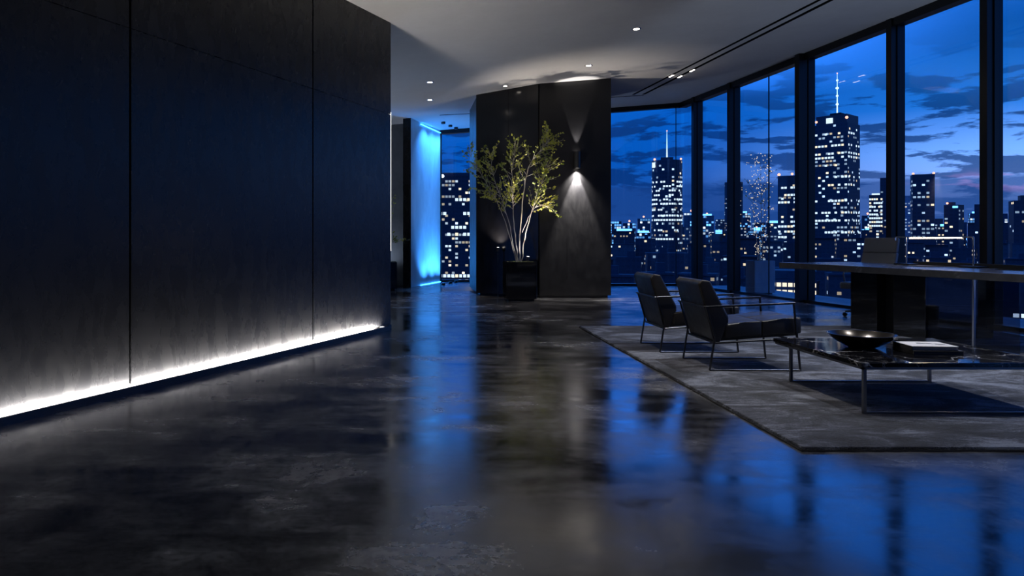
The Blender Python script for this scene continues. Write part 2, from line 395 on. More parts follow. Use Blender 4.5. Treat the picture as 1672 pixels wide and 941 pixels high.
# ------------------------------------------------------------------ room shell
CORNER = Vector((WX(17.6), 17.6, 0))
LA = Vector((-.342, 9.32, 0)); LDIR = Vector((.4244, .9055, 0)); LN = Vector((.9055, -.4244, 0))   # left wall: far end, direction away, into the room
YB = -4.0
LB = LA - LDIR * ((9.32 - YB) / .9055)
# plan outline of floor and ceiling
PLAN = [(-7.2, YB - .2), (WX(YB) + .2, YB - .2), (WX(17.8) + .2, 17.8), (4.1, 17.8), (4.1, 19.4), (-4.4, 19.4), (-4.4, 9.9), (-7.2, 9.0)]
m = MB(); m.prism(PLAN, -.25, 0.0); struct('floor', m, M['floor'])
m = MB(); m.prism(PLAN, 4.6, 4.9)
for v in m.bm.verts:
    v.co.z = zc(v.co.x) + (.3 if v.co.z > 4.7 else 0)
struct('ceiling', m, M['ceiling'])

# left wall: panels with open joints over a dark core
def lpt(t, n=0.0): return LA - LDIR * t + LN * n          # t metres back from the far end, n into the room
def lwall_t(Y): return (9.32 - Y) / .9055
ts = [0.0, lwall_t(7.706), lwall_t(5.478), lwall_t(3.25), lwall_t(1.0), lwall_t(-1.3), lwall_t(-3.6)]
ZJ = 2.71
m = MB()
for a, b in zip(ts, ts[1:]):
    a2, b2 = a + (.0 if a == 0 else .011), b - .011
    q = [lpt(a2, -.03), lpt(b2, -.03), lpt(b2), lpt(a2)]
    m.prism(q, .055, ZJ - .003); m.prism(q, ZJ + .003, lambda x: zc(x) + .02)
m.prism([lpt(0, -.22), lpt(ts[-1], -.22), lpt(ts[-1], -.028), lpt(0, -.028)], 0, lambda x: zc(x) + .05)
struct('wall_left', m, M['wall'])
# kick rail standing off the wall, light strip hidden between rail and wall
m = MB(); T1 = lwall_t(9.04)
m.prism([lpt(T1 - .12, .071), lpt(ts[-1], .071), lpt(ts[-1], .084), lpt(T1 - .12, .084)], 0, .055)
m.prism([lpt(0, -.02), lpt(ts[-1], -.02), lpt(ts[-1], .074), lpt(T1 - .12, .074)], 0, .016)
m.prism([lpt(T1 - .12, -.001), lpt(T1 - .01, -.001), lpt(T1 - .01, .084), lpt(T1 - .12, .084)], 0, .056)
m.prism([lpt(0, -.02), lpt(T1 - .1, -.02), lpt(T1 - .1, .012), lpt(0, .012)], 0, .05)
struct('baseboard_left', m, M['rail'])
m = MB(); m.prism([lpt(T1, .062), lpt(ts[-1] - .1, .062), lpt(ts[-1] - .1, .070), lpt(T1, .070)], .02, .048)
tag(m.build('led_strip', M['led']), 'white light strip glowing along the foot of the dark panelled wall', 'light strip')
# vertical strip on the far end of that wall
e0 = LA + LDIR * .002
m = MB(); m.prism([e0 - LN * .004, e0 - LN * .03, e0 - LN * .03 + LDIR * .017, e0 - LN * .004 + LDIR * .017], .98, 2.74)
tag(m.build('led_strip', M['led_line']), 'thin upright white light line on the far end of the dark wall', 'light strip')

# walls behind and beside the camera, wall at the far left
m = MB(); m.prism([(-7.2, YB - .2), (WX(YB) + .2, YB - .2), (WX(YB) + .2, YB), (-7.2, YB)], 0, lambda x: zc(x) + .05); struct('wall_rear', m, M['wall'])
m = MB(); m.prism([(-4.4, 9.9), (-4.2, 9.9), (-4.2, 19.4), (-4.4, 19.4)], 0, lambda x: zc(x) + .05); struct('wall_far_left', m, M['back_wall'])
m = MB(); m.prism([(-4.2, 17.6), (-.3, 17.6), (-.3, 17.85), (-4.2, 17.85)], 0, lambda x: zc(x) + .05); struct('wall_back', m, M['back_wall'])
# pier with the blue-lit return and the washed panel next to it
P0, P1, P2, P3 = Vector((-.335, 16.83)), Vector((-.155, 16.83)), Vector((.05, 17.57)), Vector((.607, 19.17))
m = MB(); m.prism([P0, P1, (P1.x - .02, 17.62), (P0.x, 17.62)], 0, lambda x: zc(x) + .05); struct('wall_pier', m, M['wall'])
m = MB(); m.prism([P1, P2, (P2.x - .2, P2.y + .06), (P1.x - .02, 17.62)], 0, lambda x: zc(x) + .05)
m.prism([P2, P3, (P3.x - .2, P3.y + .07), (P2.x - .2, P2.y + .06)], 0.0, lambda x: zc(x) + .05)
struct('wall_panel', m, M['panel'])
# blue strips: floor groove, ceiling groove and the upright beside the return
pd = (P3 - P2).normalized(); pn2 = Vector((pd.y, -pd.x))
def pq(t, n): return P2 + pd * t + pn2 * n
plen = (P3 - P2).length
m = MB(); m.prism([pq(.02, .012), pq(plen - .1, .012), pq(plen - .1, .03), pq(.02, .03)], .002, .012)
tag(m.build('led_strip', M['led_blue']), 'blue light strip on the floor along the washed wall panel', 'light strip')
m = MB(); zt = zc(.0) - .05
m.prism([pq(.02, .012), pq(plen - .1, .012), pq(plen - .1, .03), pq(.02, .03)], zt + .01, zt + .02)
tag(m.build('led_strip', M['led_blue']), 'blue light strip under the ceiling along the washed wall panel', 'light strip')

# blue spots added in ceiling and floor to brighten the panel
for k, t in enumerate((.35, .95, 1.45)):
    for up in (0, 1):
        p = pq(t, .48); q = pq(t, .0); z = .03 if up else zc(p.x) - .03
        o = empty('fill_washer', (p.x, p.y, z), 'added blue fill spot %s the pale panel, %s from the pier' % (('in the floor below', 'in the ceiling above')[1 - up], ('first', 'second', 'third')[k]), 'spotlight', 'added blue fill spots')
        mb = MB(); mb.lathe([(0, -.028), (.04, -.028), (.05, -.02), (.05, .02), (.04, .028), (0, .028)], 20); mb.build('housing', M['black'], o, True)
        spot('fill_washer_beam', (0, 0, .035 if up else -.035), (q.x - p.x, q.y - p.y, .9 if up else -.9), 200, 110, .8, (.045, .31, 1.0), .03, o)
# pillar in the middle
CA, CB, CC = Vector((1.16, 14.6)), Vector((2.30, 13.95)), Vector((3.67, 13.95))
m = MB(); m.prism([CB + Vector((.012, 0)), CC, (3.67, 16.4), (1.16, 16.4), CA + Vector((.03, .04)), CB + Vector((0, .03))], .05, lambda x: zc(x) + .05)
m.prism([(2.33, 14.0), (3.62, 14.0), (3.62, 16.3), (1.25, 16.3), (1.25, 14.7)], 0, .06)
struct('wall_pillar', m, M['pillar'])
cdv = (CA - CB).normalized(); cn_ = Vector((cdv.y, -cdv.x)) * (1 if cdv.x > 0 else -1)
cn_ = Vector((-.495, -.869)).normalized()
m = MB()
for a, b in ((0.012, .62), (.626, (CA - CB).length)):
    m.prism([CB + cdv * a, CB + cdv * b, CB + cdv * b - cn_ * .04, CB + cdv * a - cn_ * .04], .05, lambda x: zc(x) + .05)
struct('trim_pillar_face', m, M['pillar_polished'])

# ------------------------------------------------------------------ window wall
wi = [0]; ti = [0]
def trim(mb, name=None):
    ti[0] += 1; return struct('trim_%d' % ti[0], mb, M['frame'])
def obox(mb, a, b, n0, n1, z0, z1, nrm):
    """upright slab between plan points a-b, from n0 to n1 along nrm"""
    a, b = Vector((a[0], a[1], 0)), Vector((b[0], b[1], 0))
    mb.prism([a + nrm * n0, b + nrm * n0, b + nrm * n1, a + nrm * n1], z0, z1)
def wpt(Y): return Vector((WX(Y), Y, 0))
# mullions of the right-hand wall: plan position, projection into the room
MUL = [(16.9, .11, .10), (15.39, .12, .10), (13.07, .19, .12), (11.05, .11, .10), (9.47, .11, .11), (7.45, .11, .11), (5.4, .11, .11), (3.3, .11, .11), (1.2, .11, .11), (-.9, .11, .11), (-3.0, .11, .11)]
for Y, dep, wid in MUL:
    mb = MB(); c = wpt(Y); obox(mb, c - WD * wid / 2, c + WD * wid / 2, -dep, .12, 0, lambda x: zc(x) + .03, WN)
    obox(mb, c - WD * (wid / 2 + .018), c + WD * (wid / 2 + .018), -.02, .09, 0, lambda x: zc(x) + .03, WN); trim(mb)
mb = MB(); obox(mb, wpt(17.6), wpt(YB), -.09, .12, 0, .045, WN); trim(mb)                 # sill
mb = MB(); q = [wpt(17.6) - WN * .09, wpt(YB) - WN * .09, wpt(YB) + WN * .12, wpt(17.6) + WN * .12]
mb.prism(q, 4.0, 5.0)
for v in mb.bm.verts: v.co.z = zc(v.co.x) + (-.12 if v.co.z < 4.5 else .03)
trim(mb)                                                                                   # head
def seam(p, nrm, w):
    mb = MB(); d = Vector((-nrm.y, nrm.x, 0)); c = Vector((p[0], p[1], 0)); obox(mb, c - d * w, c + d * w, .03, .052, .04, lambda x: zc(x) - .06, nrm); trim(mb)
def pane(a, b, nrm, n=.035, joint=None):
    wi[0] += 1; mb = MB(); obox(mb, a, b, n, n + .012, .04, lambda x: zc(x) - .06, nrm)
    struct('window_%d' % wi[0], mb, M['glass'])
ys = [17.56] + [t[0] for t in MUL] + [YB]
for a, b in zip(ys, ys[1:]):
    if a == 15.39:                       # this bay has a butt joint in the glass
        yj = 14.24; pane(wpt(a), wpt(yj + .006), WN); pane(wpt(yj - .006), wpt(b), WN); seam(wpt(yj), WN, .006)
    else: pane(wpt(a), wpt(b), WN)
NY = Vector((0, 1, 0))
# rear glass right of the pillar, and the narrow window left of it
def xseg(x0, x1, Y, posts=(), joints=()):
    mb = MB(); obox(mb, (x0, Y), (x1, Y), -.07, .12, 0, .045, NY); trim(mb)
    mb = MB(); mb.prism([(x0, Y - .07), (x1, Y - .07), (x1, Y + .12), (x0, Y + .12)], 4.0, 5.0)
    for v in mb.bm.verts: v.co.z = zc(v.co.x) + (-.1 if v.co.z < 4.5 else .03)
    trim(mb)
    for p in posts:
        mb = MB(); obox(mb, (p - .03, Y), (p + .03, Y), -.06, .12, 0, lambda x: zc(x) + .02, NY); trim(mb)
    cuts = [x0] + list(joints) + [x1]
    for a, b in zip(cuts, cuts[1:]): pane((a + .005, Y), (b - .005, Y), NY)
xseg(3.98, CORNER.x, 17.6, (3.98,), (6.2,)); seam((6.2, 17.6), NY, .007)
xseg(.58, 3.98, 19.17, (.60, 1.9), (1.9,))
mb = MB(); mb.prism([(3.9, 17.6), (4.08, 17.6), (4.08, 19.3), (3.9, 19.3)], 0, lambda x: zc(x) + .03); struct('wall_return', mb, M['pillar'])

# ------------------------------------------------------------------ ceiling slots and downlights
def ceil_strip(a, b, w, name, m):
    a, b = Vector(a), Vector(b); d = (b - a); d.z = 0; d.normalize(); n = Vector((-d.y, d.x, 0))
    mb = MB(); pts = [a - n * w / 2, b - n * w / 2, b + n * w / 2, a + n * w / 2]
    mb.prism(pts, 0, 1)
    for v in mb.bm.verts: v.co.z = zc(v.co.x) + (-.004 if v.co.z < .5 else .02)
    return struct(name, mb, m)
s1a, s1b = CEIL(1034, 154.5), CEIL(1297, 20.5); s2a, s2b = CEIL(1051, 154), CEIL(1316, 20.5)
def ext(a, b, k): return a + (b - a) * k
ceil_strip(s1a, ext(s1a, s1b, 2.3), .060, 'trim_ceiling_slot', M['slot'])
ceil_strip(s2a, ext(s2a, s2b, 2.3), .072, 'trim_ceiling_slot', M['slot'])
ceil_strip(CEIL(990, 159.5), CEIL(1051, 155.5), .05, 'trim_ceiling_slot', M['slot'])
ceil_strip(CEIL(718, 188), CEIL(790, 184.5), .05, 'trim_ceiling_slot', M['slot'])

def downlight(p, label, group, e=0.0, ang=60, r=.055, to=None):
    o = empty('downlight', p, label, 'ceiling light', group); tone = (.94, .95, 1.0) if ang == 85 else WARM
    mb = MB(); mb.lathe([(r * .80, .0), (r * .80, -.006), (r * 1.18, -.006), (r * 1.25, .004), (r * .8, .004)], 32); mb.build('trim_ring', M['chrome'], o, True)
    mb = MB(); mb.lathe([(0, -.003), (r * .8, -.003), (r * .8, .004), (0, .004)], 24); mb.build('lens', M['lens'], o)
    if e:
        t = Vector(to) - Vector(p) if to is not None else Vector((0, 0, -3))
        spot('downlight_beam', (0, 0, -.02), t, e, ang, .8, tone, .04, o)
    return o
g = 'round recessed ceiling downlights'
downlight(CEIL(1039, 47), 'round recessed downlight nearest the paired dark ceiling slots', g, 130, 75)
downlight(CEIL(961, 107), 'round recessed downlight in front of the pillar, over the wall sconce', g, 110, 75)
dl = D(829, 131, 13.6); dl = CEIL(829, 130.5)
downlight(Vector((1.66, 13.92, zc(1.66))), 'round recessed downlight grazing the polished pillar face above the tree', g, 60, 44, .045, (1.76, 14.2, 1.6))
downlight(CEIL(702, 134), 'nearer of two small round downlights by the narrow window', g, 45, 70)
downlight(CEIL(702, 163), 'farther of two small round downlights by the narrow window', g, 45, 70)
for (x, y), e in (((3.3, 6.7), 250), ((4.9, 5.3), 260), ((5.0, 8.1), 190), ((1.5, 5.9), 190), ((.6, 3.4), 90)):  # extra downlights added out of view to light seating and floor
    downlight((x, y, zc(x)), 'added out-of-view fill downlight %s' % {3.3: 'above the lounge chairs', 4.9: 'above the coffee table', 5.0: 'above the desk front', 1.5: 'above the bare floor by the rug', .6: 'above the bare floor close to the camera'}[x], g, e, 70 if x == 1.5 else 85)
def slot_light(t, a, b, label, e):
    p = ext(a, b, t); d = (b - a).normalized(); o = empty('slot_spotlight', p, label, 'ceiling light', 'spotlights set in the ceiling slots')
    mb = MB(); mb.bar(-d * .09 + Vector((0, 0, -.009)), d * .09 + Vector((0, 0, -.009)), .034, .012); mb.build('housing', M['black'], o)
    mb = MB(); mb.bar(-d * .08 + Vector((0, 0, -.017)), d * .08 + Vector((0, 0, -.017)), .026, .006, .001); mb.build('lens', M['lens'], o)
    spot('slot_beam', (0, 0, -.04), (-.5, -.2, -3), e, 80, .8, WARM, .03, o)
slot_light((1198 - 1034) / (1297 - 1034) * .52, s1a, s1b, 'slim spotlight in the inner dark ceiling slot', 70)
slot_light((1211 - 1051) / (1316 - 1051) * .51, s2a, s2b, 'slim spotlight in the outer ceiling slot, farther of its two', 50)
slot_light((1233 - 1051) / (1316 - 1051) * .58, s2a, s2b, 'slim spotlight in the outer ceiling slot, nearer of its two', 50)

# ------------------------------------------------------------------ wall sconce on the pillar
sc = empty('wall_sconce', (0, 0, 0), 'black up-and-down wall sconce on the pillar', 'wall light')
sp_ = Vector(((941.5 - PX) / F * 13.95, 13.95 - .075, 0)); zb, ztp = 2.46, 2.77
sc.location = (sp_.x, sp_.y, 0)
mb = MB()
mb.lathe([(.048, zb + .03), (.048, zb), (.058, zb), (.058, ztp), (.048, ztp), (.048, ztp - .03)], 28); mb.build('shade', M['black'], sc, True)
mb = MB(); mb.box((0, .066, (zb + ztp) / 2), (.05, .02, .16), .003); mb.build('wall_plate', M['black'], sc)
for z, nm, s_, e, an in ((zb + .022, 'lens', -1, 1300, 48), (ztp - .022, 'lens', 1, 110, 38)):
    mb = MB(); mb.lathe([(0, z - .004), (.047, z - .004), (.047, z + .004), (0, z + .004)], 24); mb.build(nm, M['lens'], sc)
    spot('sconce_beam', (0, .0, z + s_ * .03), (0, .045, z + s_ * .6), e, an, .5, WHITE, .012, sc)
    if s_ < 0: spot('sconce_spill', (0, .0, z + s_ * .03), (0, .09, z + s_ * .6), e * .22, 95, .9, WHITE, .012, sc)

# ------------------------------------------------------------------ rug
RX0, RX1, RY0, RY1 = 2.07, 6.95, 3.954, 9.39
rnd = random.Random(4)
rug = empty('area_rug', (RX0, RY0, 0), 'large charcoal rug with a soft uneven pile under the chairs and table', 'rug')
mb = MB(); mb.box(((RX1 - RX0) / 2, (RY1 - RY0) / 2, .012), (RX1 - RX0, RY1 - RY0, .022), .008, 2)
mb.build('pile', M['rug'], rug)
mb = MB(); mb.box(((RX1 - RX0) / 2, (RY1 - RY0) / 2, .004), (RX1 - RX0 + .018, RY1 - RY0 + .018, .007), .002, 1); mb.build('binding', M['rug_edge'], rug)
RZ = .023
# short yarn ends standing along the two edges that face the room
mb = MB()
def tuft(x, y, dxn, dyn):
    l = rnd.uniform(.006, .016); w = .0035; j = rnd.uniform(-.006, .006)
    a = Vector((x - dyn * w, y + dxn * w, rnd.uniform(.006, .016))); b = Vector((x + dyn * w, y - dxn * w, a.z)); c = Vector((x + dxn * l + dyn * j, y + dyn * l + dxn * j, a.z + rnd.uniform(-.007, .004)))
    vv = [mb.bm.verts.new(p) for p in (a, b, c)] + [mb.bm.verts.new((a + b) / 2 + Vector((0, 0, .005)))]
    mb.bm.faces.new((vv[0], vv[1], vv[2])); mb.bm.faces.new((vv[1], vv[3], vv[2])); mb.bm.faces.new((vv[3], vv[0], vv[2]))
for i in range(2600): tuft(rnd.uniform(0, 3.6), .004, 0, -1)
for i in range(2600): tuft(.004, rnd.uniform(0, RY1 - RY0), -1, 0)
tag(mb.build('yarn_edge', M['rug'], rug), kind='stuff')

# ------------------------------------------------------------------ lounge chairs
def lounge_chair(loc, label):
    o = empty('lounge_chair', loc, label, 'armchair', 'low leather lounge chairs')
    W, L, AZ, AR, T = .31, .765, .572, .540, .022
    st = M['gunmetal']
    # seat: four quilted pads on a shared base
    mb = MB()
    prof0 = [(.10, .245), (.765, .295), (.765, .36), (.10, .325)]
    mb.side_prism(prof0, -.275, .275, .02)
    for i in range(2):
        for j in (0, 1):
            x0, x1 = (.14, .455) if i == 0 else (.45, .79)
            y0, y1 = (-.287, .004) if j == 0 else (-.004, .287)
            k = (.485 - .40) / .7
            za, zb_ = .385 + (x0 - .1) * .095, .385 + (x1 - .1) * .095
            mb.side_prism([(x0, .265 + x0 * .06), (x1, .265 + x1 * .06), (x1, zb_), ((x0 + x1) / 2, (za + zb_) / 2 + .004), (x0, za)], y0, y1, .018, 3)
    mb.build('seat_cushion', M['leather'], o, True)
    # back: upper and lower pad, leaning
    mb = MB()
    mb.side_prism([(.055, .235), (-.082, .735), (-.052, .768), (.018, .758), (.175, .45), (.175, .41), (.10, .235)], -.283, .283, .022, 4)
    mb.build('back_cushion', M['leather'], o, True)
    mb = MB()
    for zz in (.60,):
        mb.tube([(.0 - .04, -.286, zz + .0), (-.045, .286, zz)], .0035, 6)
    for s in (-1, 1):
        mb.tube([(.052, s * .268, .26), (-.079, s * .268, .728), (-.049, s * .268, .763), (.014, s * .268, .753), (.168, s * .268, .46), (.17, s * .268, .40)], .0045, 6)
    mb.build('piping', M['leather'], o, True)
    for s in (-1, 1):
        mb = MB(); mb.bar((.0, s * W, .005), (.045, s * W, .29), T, .012); mb.bar((.045, s * W, .285), (-.03, s * W, AR), T, .014); mb.build('leg', st, o)
        mb = MB(); mb.bar((L, s * W, .005), (L - .055, s * W, AZ), T, .012); mb.build('leg', st, o)
        mb = MB(); mb.bar((-.038, s * W, AR), (L - .046, s * W, AZ), .030, .017); mb.build('armrest', st, o)
        mb = MB(); mb.bar((0, s * W, .007), (L, s * W, .007), T, .012); mb.build('floor_runner', st, o)
        mb = MB(); mb.bar((.045, s * (W - .012), .232), (L - .02, s * (W - .012), .275), T, .014); mb.build('seat_rail', st, o)
        mb = MB(); mb.bar((.045, s * (W - .02), .24), (-.03, s * (W - .006), AR - .01), .012, .010); mb.build('back_brace', st, o)
    for xx, zz in ((.042, .238), (L - .1, .272)):
        mb = MB(); mb.bar((xx, -W, zz), (xx, W, zz), T, .014); mb.build('cross_rail', st, o)
    mb = MB(); mb.bar((-.040, -W, AR), (-.040, W, AR), T, .014); mb.build('back_rail', st, o)
    return o
chair = lounge_chair((2.465, 6.515, RZ), 'black leather lounge chair with slim steel frame, nearer the coffee table')
c2 = dup_tree(chair); c2.location = (2.37, 7.50, RZ); c2['label'] = 'black leather lounge chair half hidden behind its twin, away from the coffee table'

# ------------------------------------------------------------------ coffee table
TX0, TX1, TY0, TY1, TZ = 2.82, 4.08, 4.67, 5.83, .352
tb = empty('coffee_table', ((TX0 + TX1) / 2, (TY0 + TY1) / 2, RZ), 'low square coffee table with black marble top on thin steel legs', 'coffee table')
hx, hy = (TX1 - TX0) / 2, (TY1 - TY0) / 2; tz = TZ - RZ
mb = MB(); mb.box((0, 0, tz - .014), (2 * hx, 2 * hy, .028), .003, 2); mb.build('marble_top', M['marble'], tb)
mb = MB()
for s in (-1, 1):
    mb.box((0, s * (hy - .02), tz - .036), (2 * hx - .02, .02, .016), .001, 1); mb.box((s * (hx - .02), 0, tz - .036), (.02, 2 * hy - .02, .016), .001, 1)
mb.build('apron', M['dark_steel'], tb)
for sx, yy in ((-1, -hy + .03), (1, -hy + .03), (-1, hy - .10), (1, hy - .10)):
    mb = MB(); xx = sx * (hx - (.035 if yy < 0 else .09)); mb.box((xx, yy, (tz - .03) / 2), (.022, .022, tz - .03), .002, 1); mb.build('leg', M['dark_steel'], tb)
for yy, ins in ((-hy + .03, .035), (hy - .10, .09)):
    mb = MB(); mb.box((0, yy, .006), (2 * (hx - ins), .018, .012), .002, 1); mb.build('floor_runner', M['dark_steel'], tb)

# bowl
bw = empty('bowl', (3.225, 5.34, TZ), 'wide shallow black bowl on the marble coffee table', 'bowl')
mb = MB(); prof = [(0, .004), (.085, .0), (.088, .004), (.12, .018), (.17, .047), (.205, .076), (.222, .096), (.225, .1), (.220, .1), (.20, .078), (.165, .052), (.115, .026), (.06, .016), (0, .014)]
mb.lathe(prof, 64); mb.build('shell', M['bowl'], bw, True)
# books
def book(loc, rz, w, d, h, label, white):
    o = empty('book', loc, label, 'book', 'books on the coffee table', rz)
    mb = MB(); mb.box((.004, 0, h / 2), (w - .010, d - .012, h - .006), 0); mb.build('page_block', M['pages' if white else 'book_cloth'], o)
    cm_ = M['book_cloth']
    mb = MB(); mb.box((0, 0, .002), (w, d, .004), .001, 1); mb.build('back_cover', cm_, o)
    mb = MB(); mb.box((-w / 2 + .002, 0, h / 2), (.004, d, h), .001, 1); mb.build('spine', cm_, o)
    mb = MB(); mb.box((0, 0, h - .002), (w, d, .004), .001, 1); fc = mb.build('front_cover', M['paper'] if white else cm_, o)
    if white:
        r = random.Random(8); mb = MB()
        for i in range(26):       # dark brush-stroke picture printed on the cover
            t = r.uniform(-1, 1); x = .035 + t * .065 + r.uniform(-.01, .01); y = .01 - t * .03 + r.uniform(-.018, .018)
            mb.box((x, y, h + .0005), (r.uniform(.02, .05), r.uniform(.006, .016), .0006), 0, 1, Matrix.Rotation(r.uniform(-.5, .2), 3, 'Z'))
        mb.build('cover_print', M['ink'], fc)
    return o
book((3.545, 5.11, TZ), R(-3), .33, .245, .027, 'dark clothbound book at the bottom of the coffee-table stack', False)
book((3.532, 5.117, TZ + .027), R(-5), .30, .235, .030, 'white-covered art book with grey print lying on another book', True)

# ------------------------------------------------------------------ desk
DA = Vector((5.09, 10.35, 0)); DDIR = Vector((.185, -1, 0)).normalized(); DN = Vector((1, .185, 0)).normalized()
DZ, DTH, DLEN, DDEP = .80, .078, 5.2, 1.15
def dpt(t, n, z=0.0): p = DA + DDIR * t + DN * n; p.z = z; return p
desk = empty('desk', (0, 0, 0), 'long dark desk with thick cantilevered top and glossy black panels', 'desk')
def dbox(t0, t1, n0, n1, z0, z1, bev=.003):
    mb = MB(); mb.prism([dpt(t0, n0), dpt(t0, n1), dpt(t1, n1), dpt(t1, n0)], z0, z1, bevel=bev, seg=2); return mb
dbox(0, DLEN, 0, DDEP, DZ - DTH, DZ, .004).build('desk_top', M['desk_top'], desk)
def t_at(x, n):                                   # distance along the desk at which plan offset n is seen at pixel x
    u = (x - PX) / F; p = DA + DN * n
    return (u * p.y - p.x) / (DDIR.x - u * DDIR.y)
n0 = .06
ta, tb_, tc_, td, te, tf = (t_at(x, n0) for x in (1389, 1432, 1459, 1511, 1588, 1661))
ub = DZ - DTH
ped = dbox(ta, tb_, n0, .95, RZ, ub).build('end_panel', M['gloss'], desk)
dbox(tb_ - .01, tc_ + .01, n0 + .12, .93, RZ, ub - .01).build('recess_panel', M['black'], desk)
dbox(tc_, td, n0, .95, RZ, ub).build('drawer_pedestal', M['gloss'], desk)
dbox(td, te, n0 + .02, n0 + .034, RZ + .004, ub - .003, .001).build('glass_panel', M['dark_glass'], desk)
dbox(te - .008, te + .012, n0, n0 + .03, RZ, ub).build('chrome_upright', M['chrome'], desk)['label'] = 'bright chrome upright'
dbox(te + .014, tf, n0 + .02, n0 + .034, RZ + .004, ub - .003, .001).build('glass_panel', M['dark_glass'], desk)
dbox(DLEN - .5, DLEN - .42, .1, .95, RZ, ub).build('end_panel', M['gloss'], desk)

# desk lamp: two slim posts carrying one glowing bar
l0, l1 = Vector((6.25, 9.40, DZ)), Vector((6.42, 8.49, DZ)); ld = (l1 - l0).normalized()
lamp = empty('desk_lamp', l0, 'slim linear desk lamp, lit bar carried by two posts on the dark desk', 'desk lamp')
q1 = l1 - l0; lh = .355
for q in (Vector((0, 0, 0)), q1):
    mb = MB(); mb.prism([q + ld * a + DN * b for a, b in ((-.12, -.075), (.12, -.075), (.12, .075), (-.12, .075))], .0, .02, bevel=.003); mb.build('base', M['black'], lamp)
    mb = MB(); mb.tube([q + Vector((0, 0, .018)), q + Vector((0, 0, lh))], .009, 12); mb.build('post', M['chrome'], lamp, True)
mb = MB(); a = -ld * .17 + Vector((0, 0, lh)); b = q1 + Vector((0, 0, lh))
mb.bar(a, b, .022, .012); mb.bar(a, a + Vector((0, 0, -.045)), .018, .010); mb.build('arm', M['chrome'], lamp)
mb = MB(); mb.bar(ld * .05 + Vector((0, 0, lh - .014)), q1 - ld * .15 + Vector((0, 0, lh - .011)), .020, .010, .002); mb.build('light_bar', M['led_desk'], lamp)

# things on the desk
def flat(name, t0, t1, n0_, n1, th, m_, label, cat, z=DZ, bev=.003):
    mb = MB(); mb.prism([dpt(t0, n0_), dpt(t0, n1), dpt(t1, n1), dpt(t1, n0_)], z, z + th, bevel=bev, seg=2)
    return tag(mb.build(name, m_), label, cat)
flat('notebook', 1.45, 1.80, .62, .86, .010, M['book_cloth'], 'thin black notebook lying between the two desk-lamp bases', 'notebook')
tray = empty('desk_tray', (0, 0, 0), 'long low black tray along the window side of the desk', 'tray')
mb = MB(); mb.prism([dpt(1.15, 1.075), dpt(1.15, 1.14), dpt(2.7, 1.14), dpt(2.7, 1.075)], DZ, DZ + .012); mb.build('tray_bottom', M['black'], tray)
mb = MB(); 
for t0, t1, a_, b_ in ((1.15, 2.7, 1.13, 1.145), (1.15, 2.7, 1.065, 1.08), (1.15, 1.165, 1.065, 1.145), (2.685, 2.7, 1.065, 1.145)):
    mb.prism([dpt(t0, a_), dpt(t0, b_), dpt(t1, b_), dpt(t1, a_)], DZ, DZ + .045)
mb.build('tray_rim', M['black'], tray)
flat('tablet', 2.55, 2.85, .72, .92, .009, M['gloss'], 'black tablet lying flat on the desk beyond the lamp toward the room edge', 'tablet')

# ------------------------------------------------------------------ office chair behind the desk
oc = empty('office_chair', (6.44, 10.50, 0), 'charcoal leather office chair behind the dark desk', 'office chair', None, R(206))
# local +x = forwards (towards the desk)
mb = MB(); mb.box((.02, 0, .46), (.50, .52, .10), .035, 4); mb.build('seat', M['leather_grey'], oc, True)
mb = MB(); mb.side_prism([(-.20, .50), (-.30, .93), (-.24, .935), (-.13, .52)], -.25, .25, .025, 4); mb.build('backrest', M['leather_grey'], oc, True)
mb = MB(); mb.side_prism([(-.297, .925), (-.335, 1.13), (-.285, 1.155), (-.235, .93)], -.245, .245, .025, 4); mb.build('headrest', M['leather_grey'], oc, True)
mb = MB(); mb.tube([(-.15, 0, .42), (-.27, 0, .55), (-.34, 0, .95)], .018, 10); mb.build('back_stem', M['dark_steel'], oc, True)
for s in (-1, 1):
    mb = MB(); mb.tube([(.10, s * .27, .43), (.12, s * .29, .62), (.10, s * .29, .645), (-.16, s * .29, .645)], .012, 8); mb.build('armrest', M['dark_steel'], oc, True)
mb = MB(); mb.tube([(0, 0, .09), (0, 0, .41)], .028, 14); mb.build('gas_column', M['chrome'], oc, True)
for k in range(5):
    a = k * 2 * math.pi / 5; d = Vector((math.cos(a), math.sin(a), 0)); mb = MB(); mb.tube([d * .02 + Vector((0, 0, .10)), d * .30 + Vector((0, 0, .075))], [.022, .014], 8); lg = mb.build('base_leg', M['dark_steel'], oc, True)
    mb = MB(); e = Vector((-d.y, d.x, 0)); mb.tube([d * .30 - e * .02 + Vector((0, 0, .031)), d * .30 + e * .02 + Vector((0, 0, .031))], .03, 16); mb.build('caster', M['black'], lg, True)

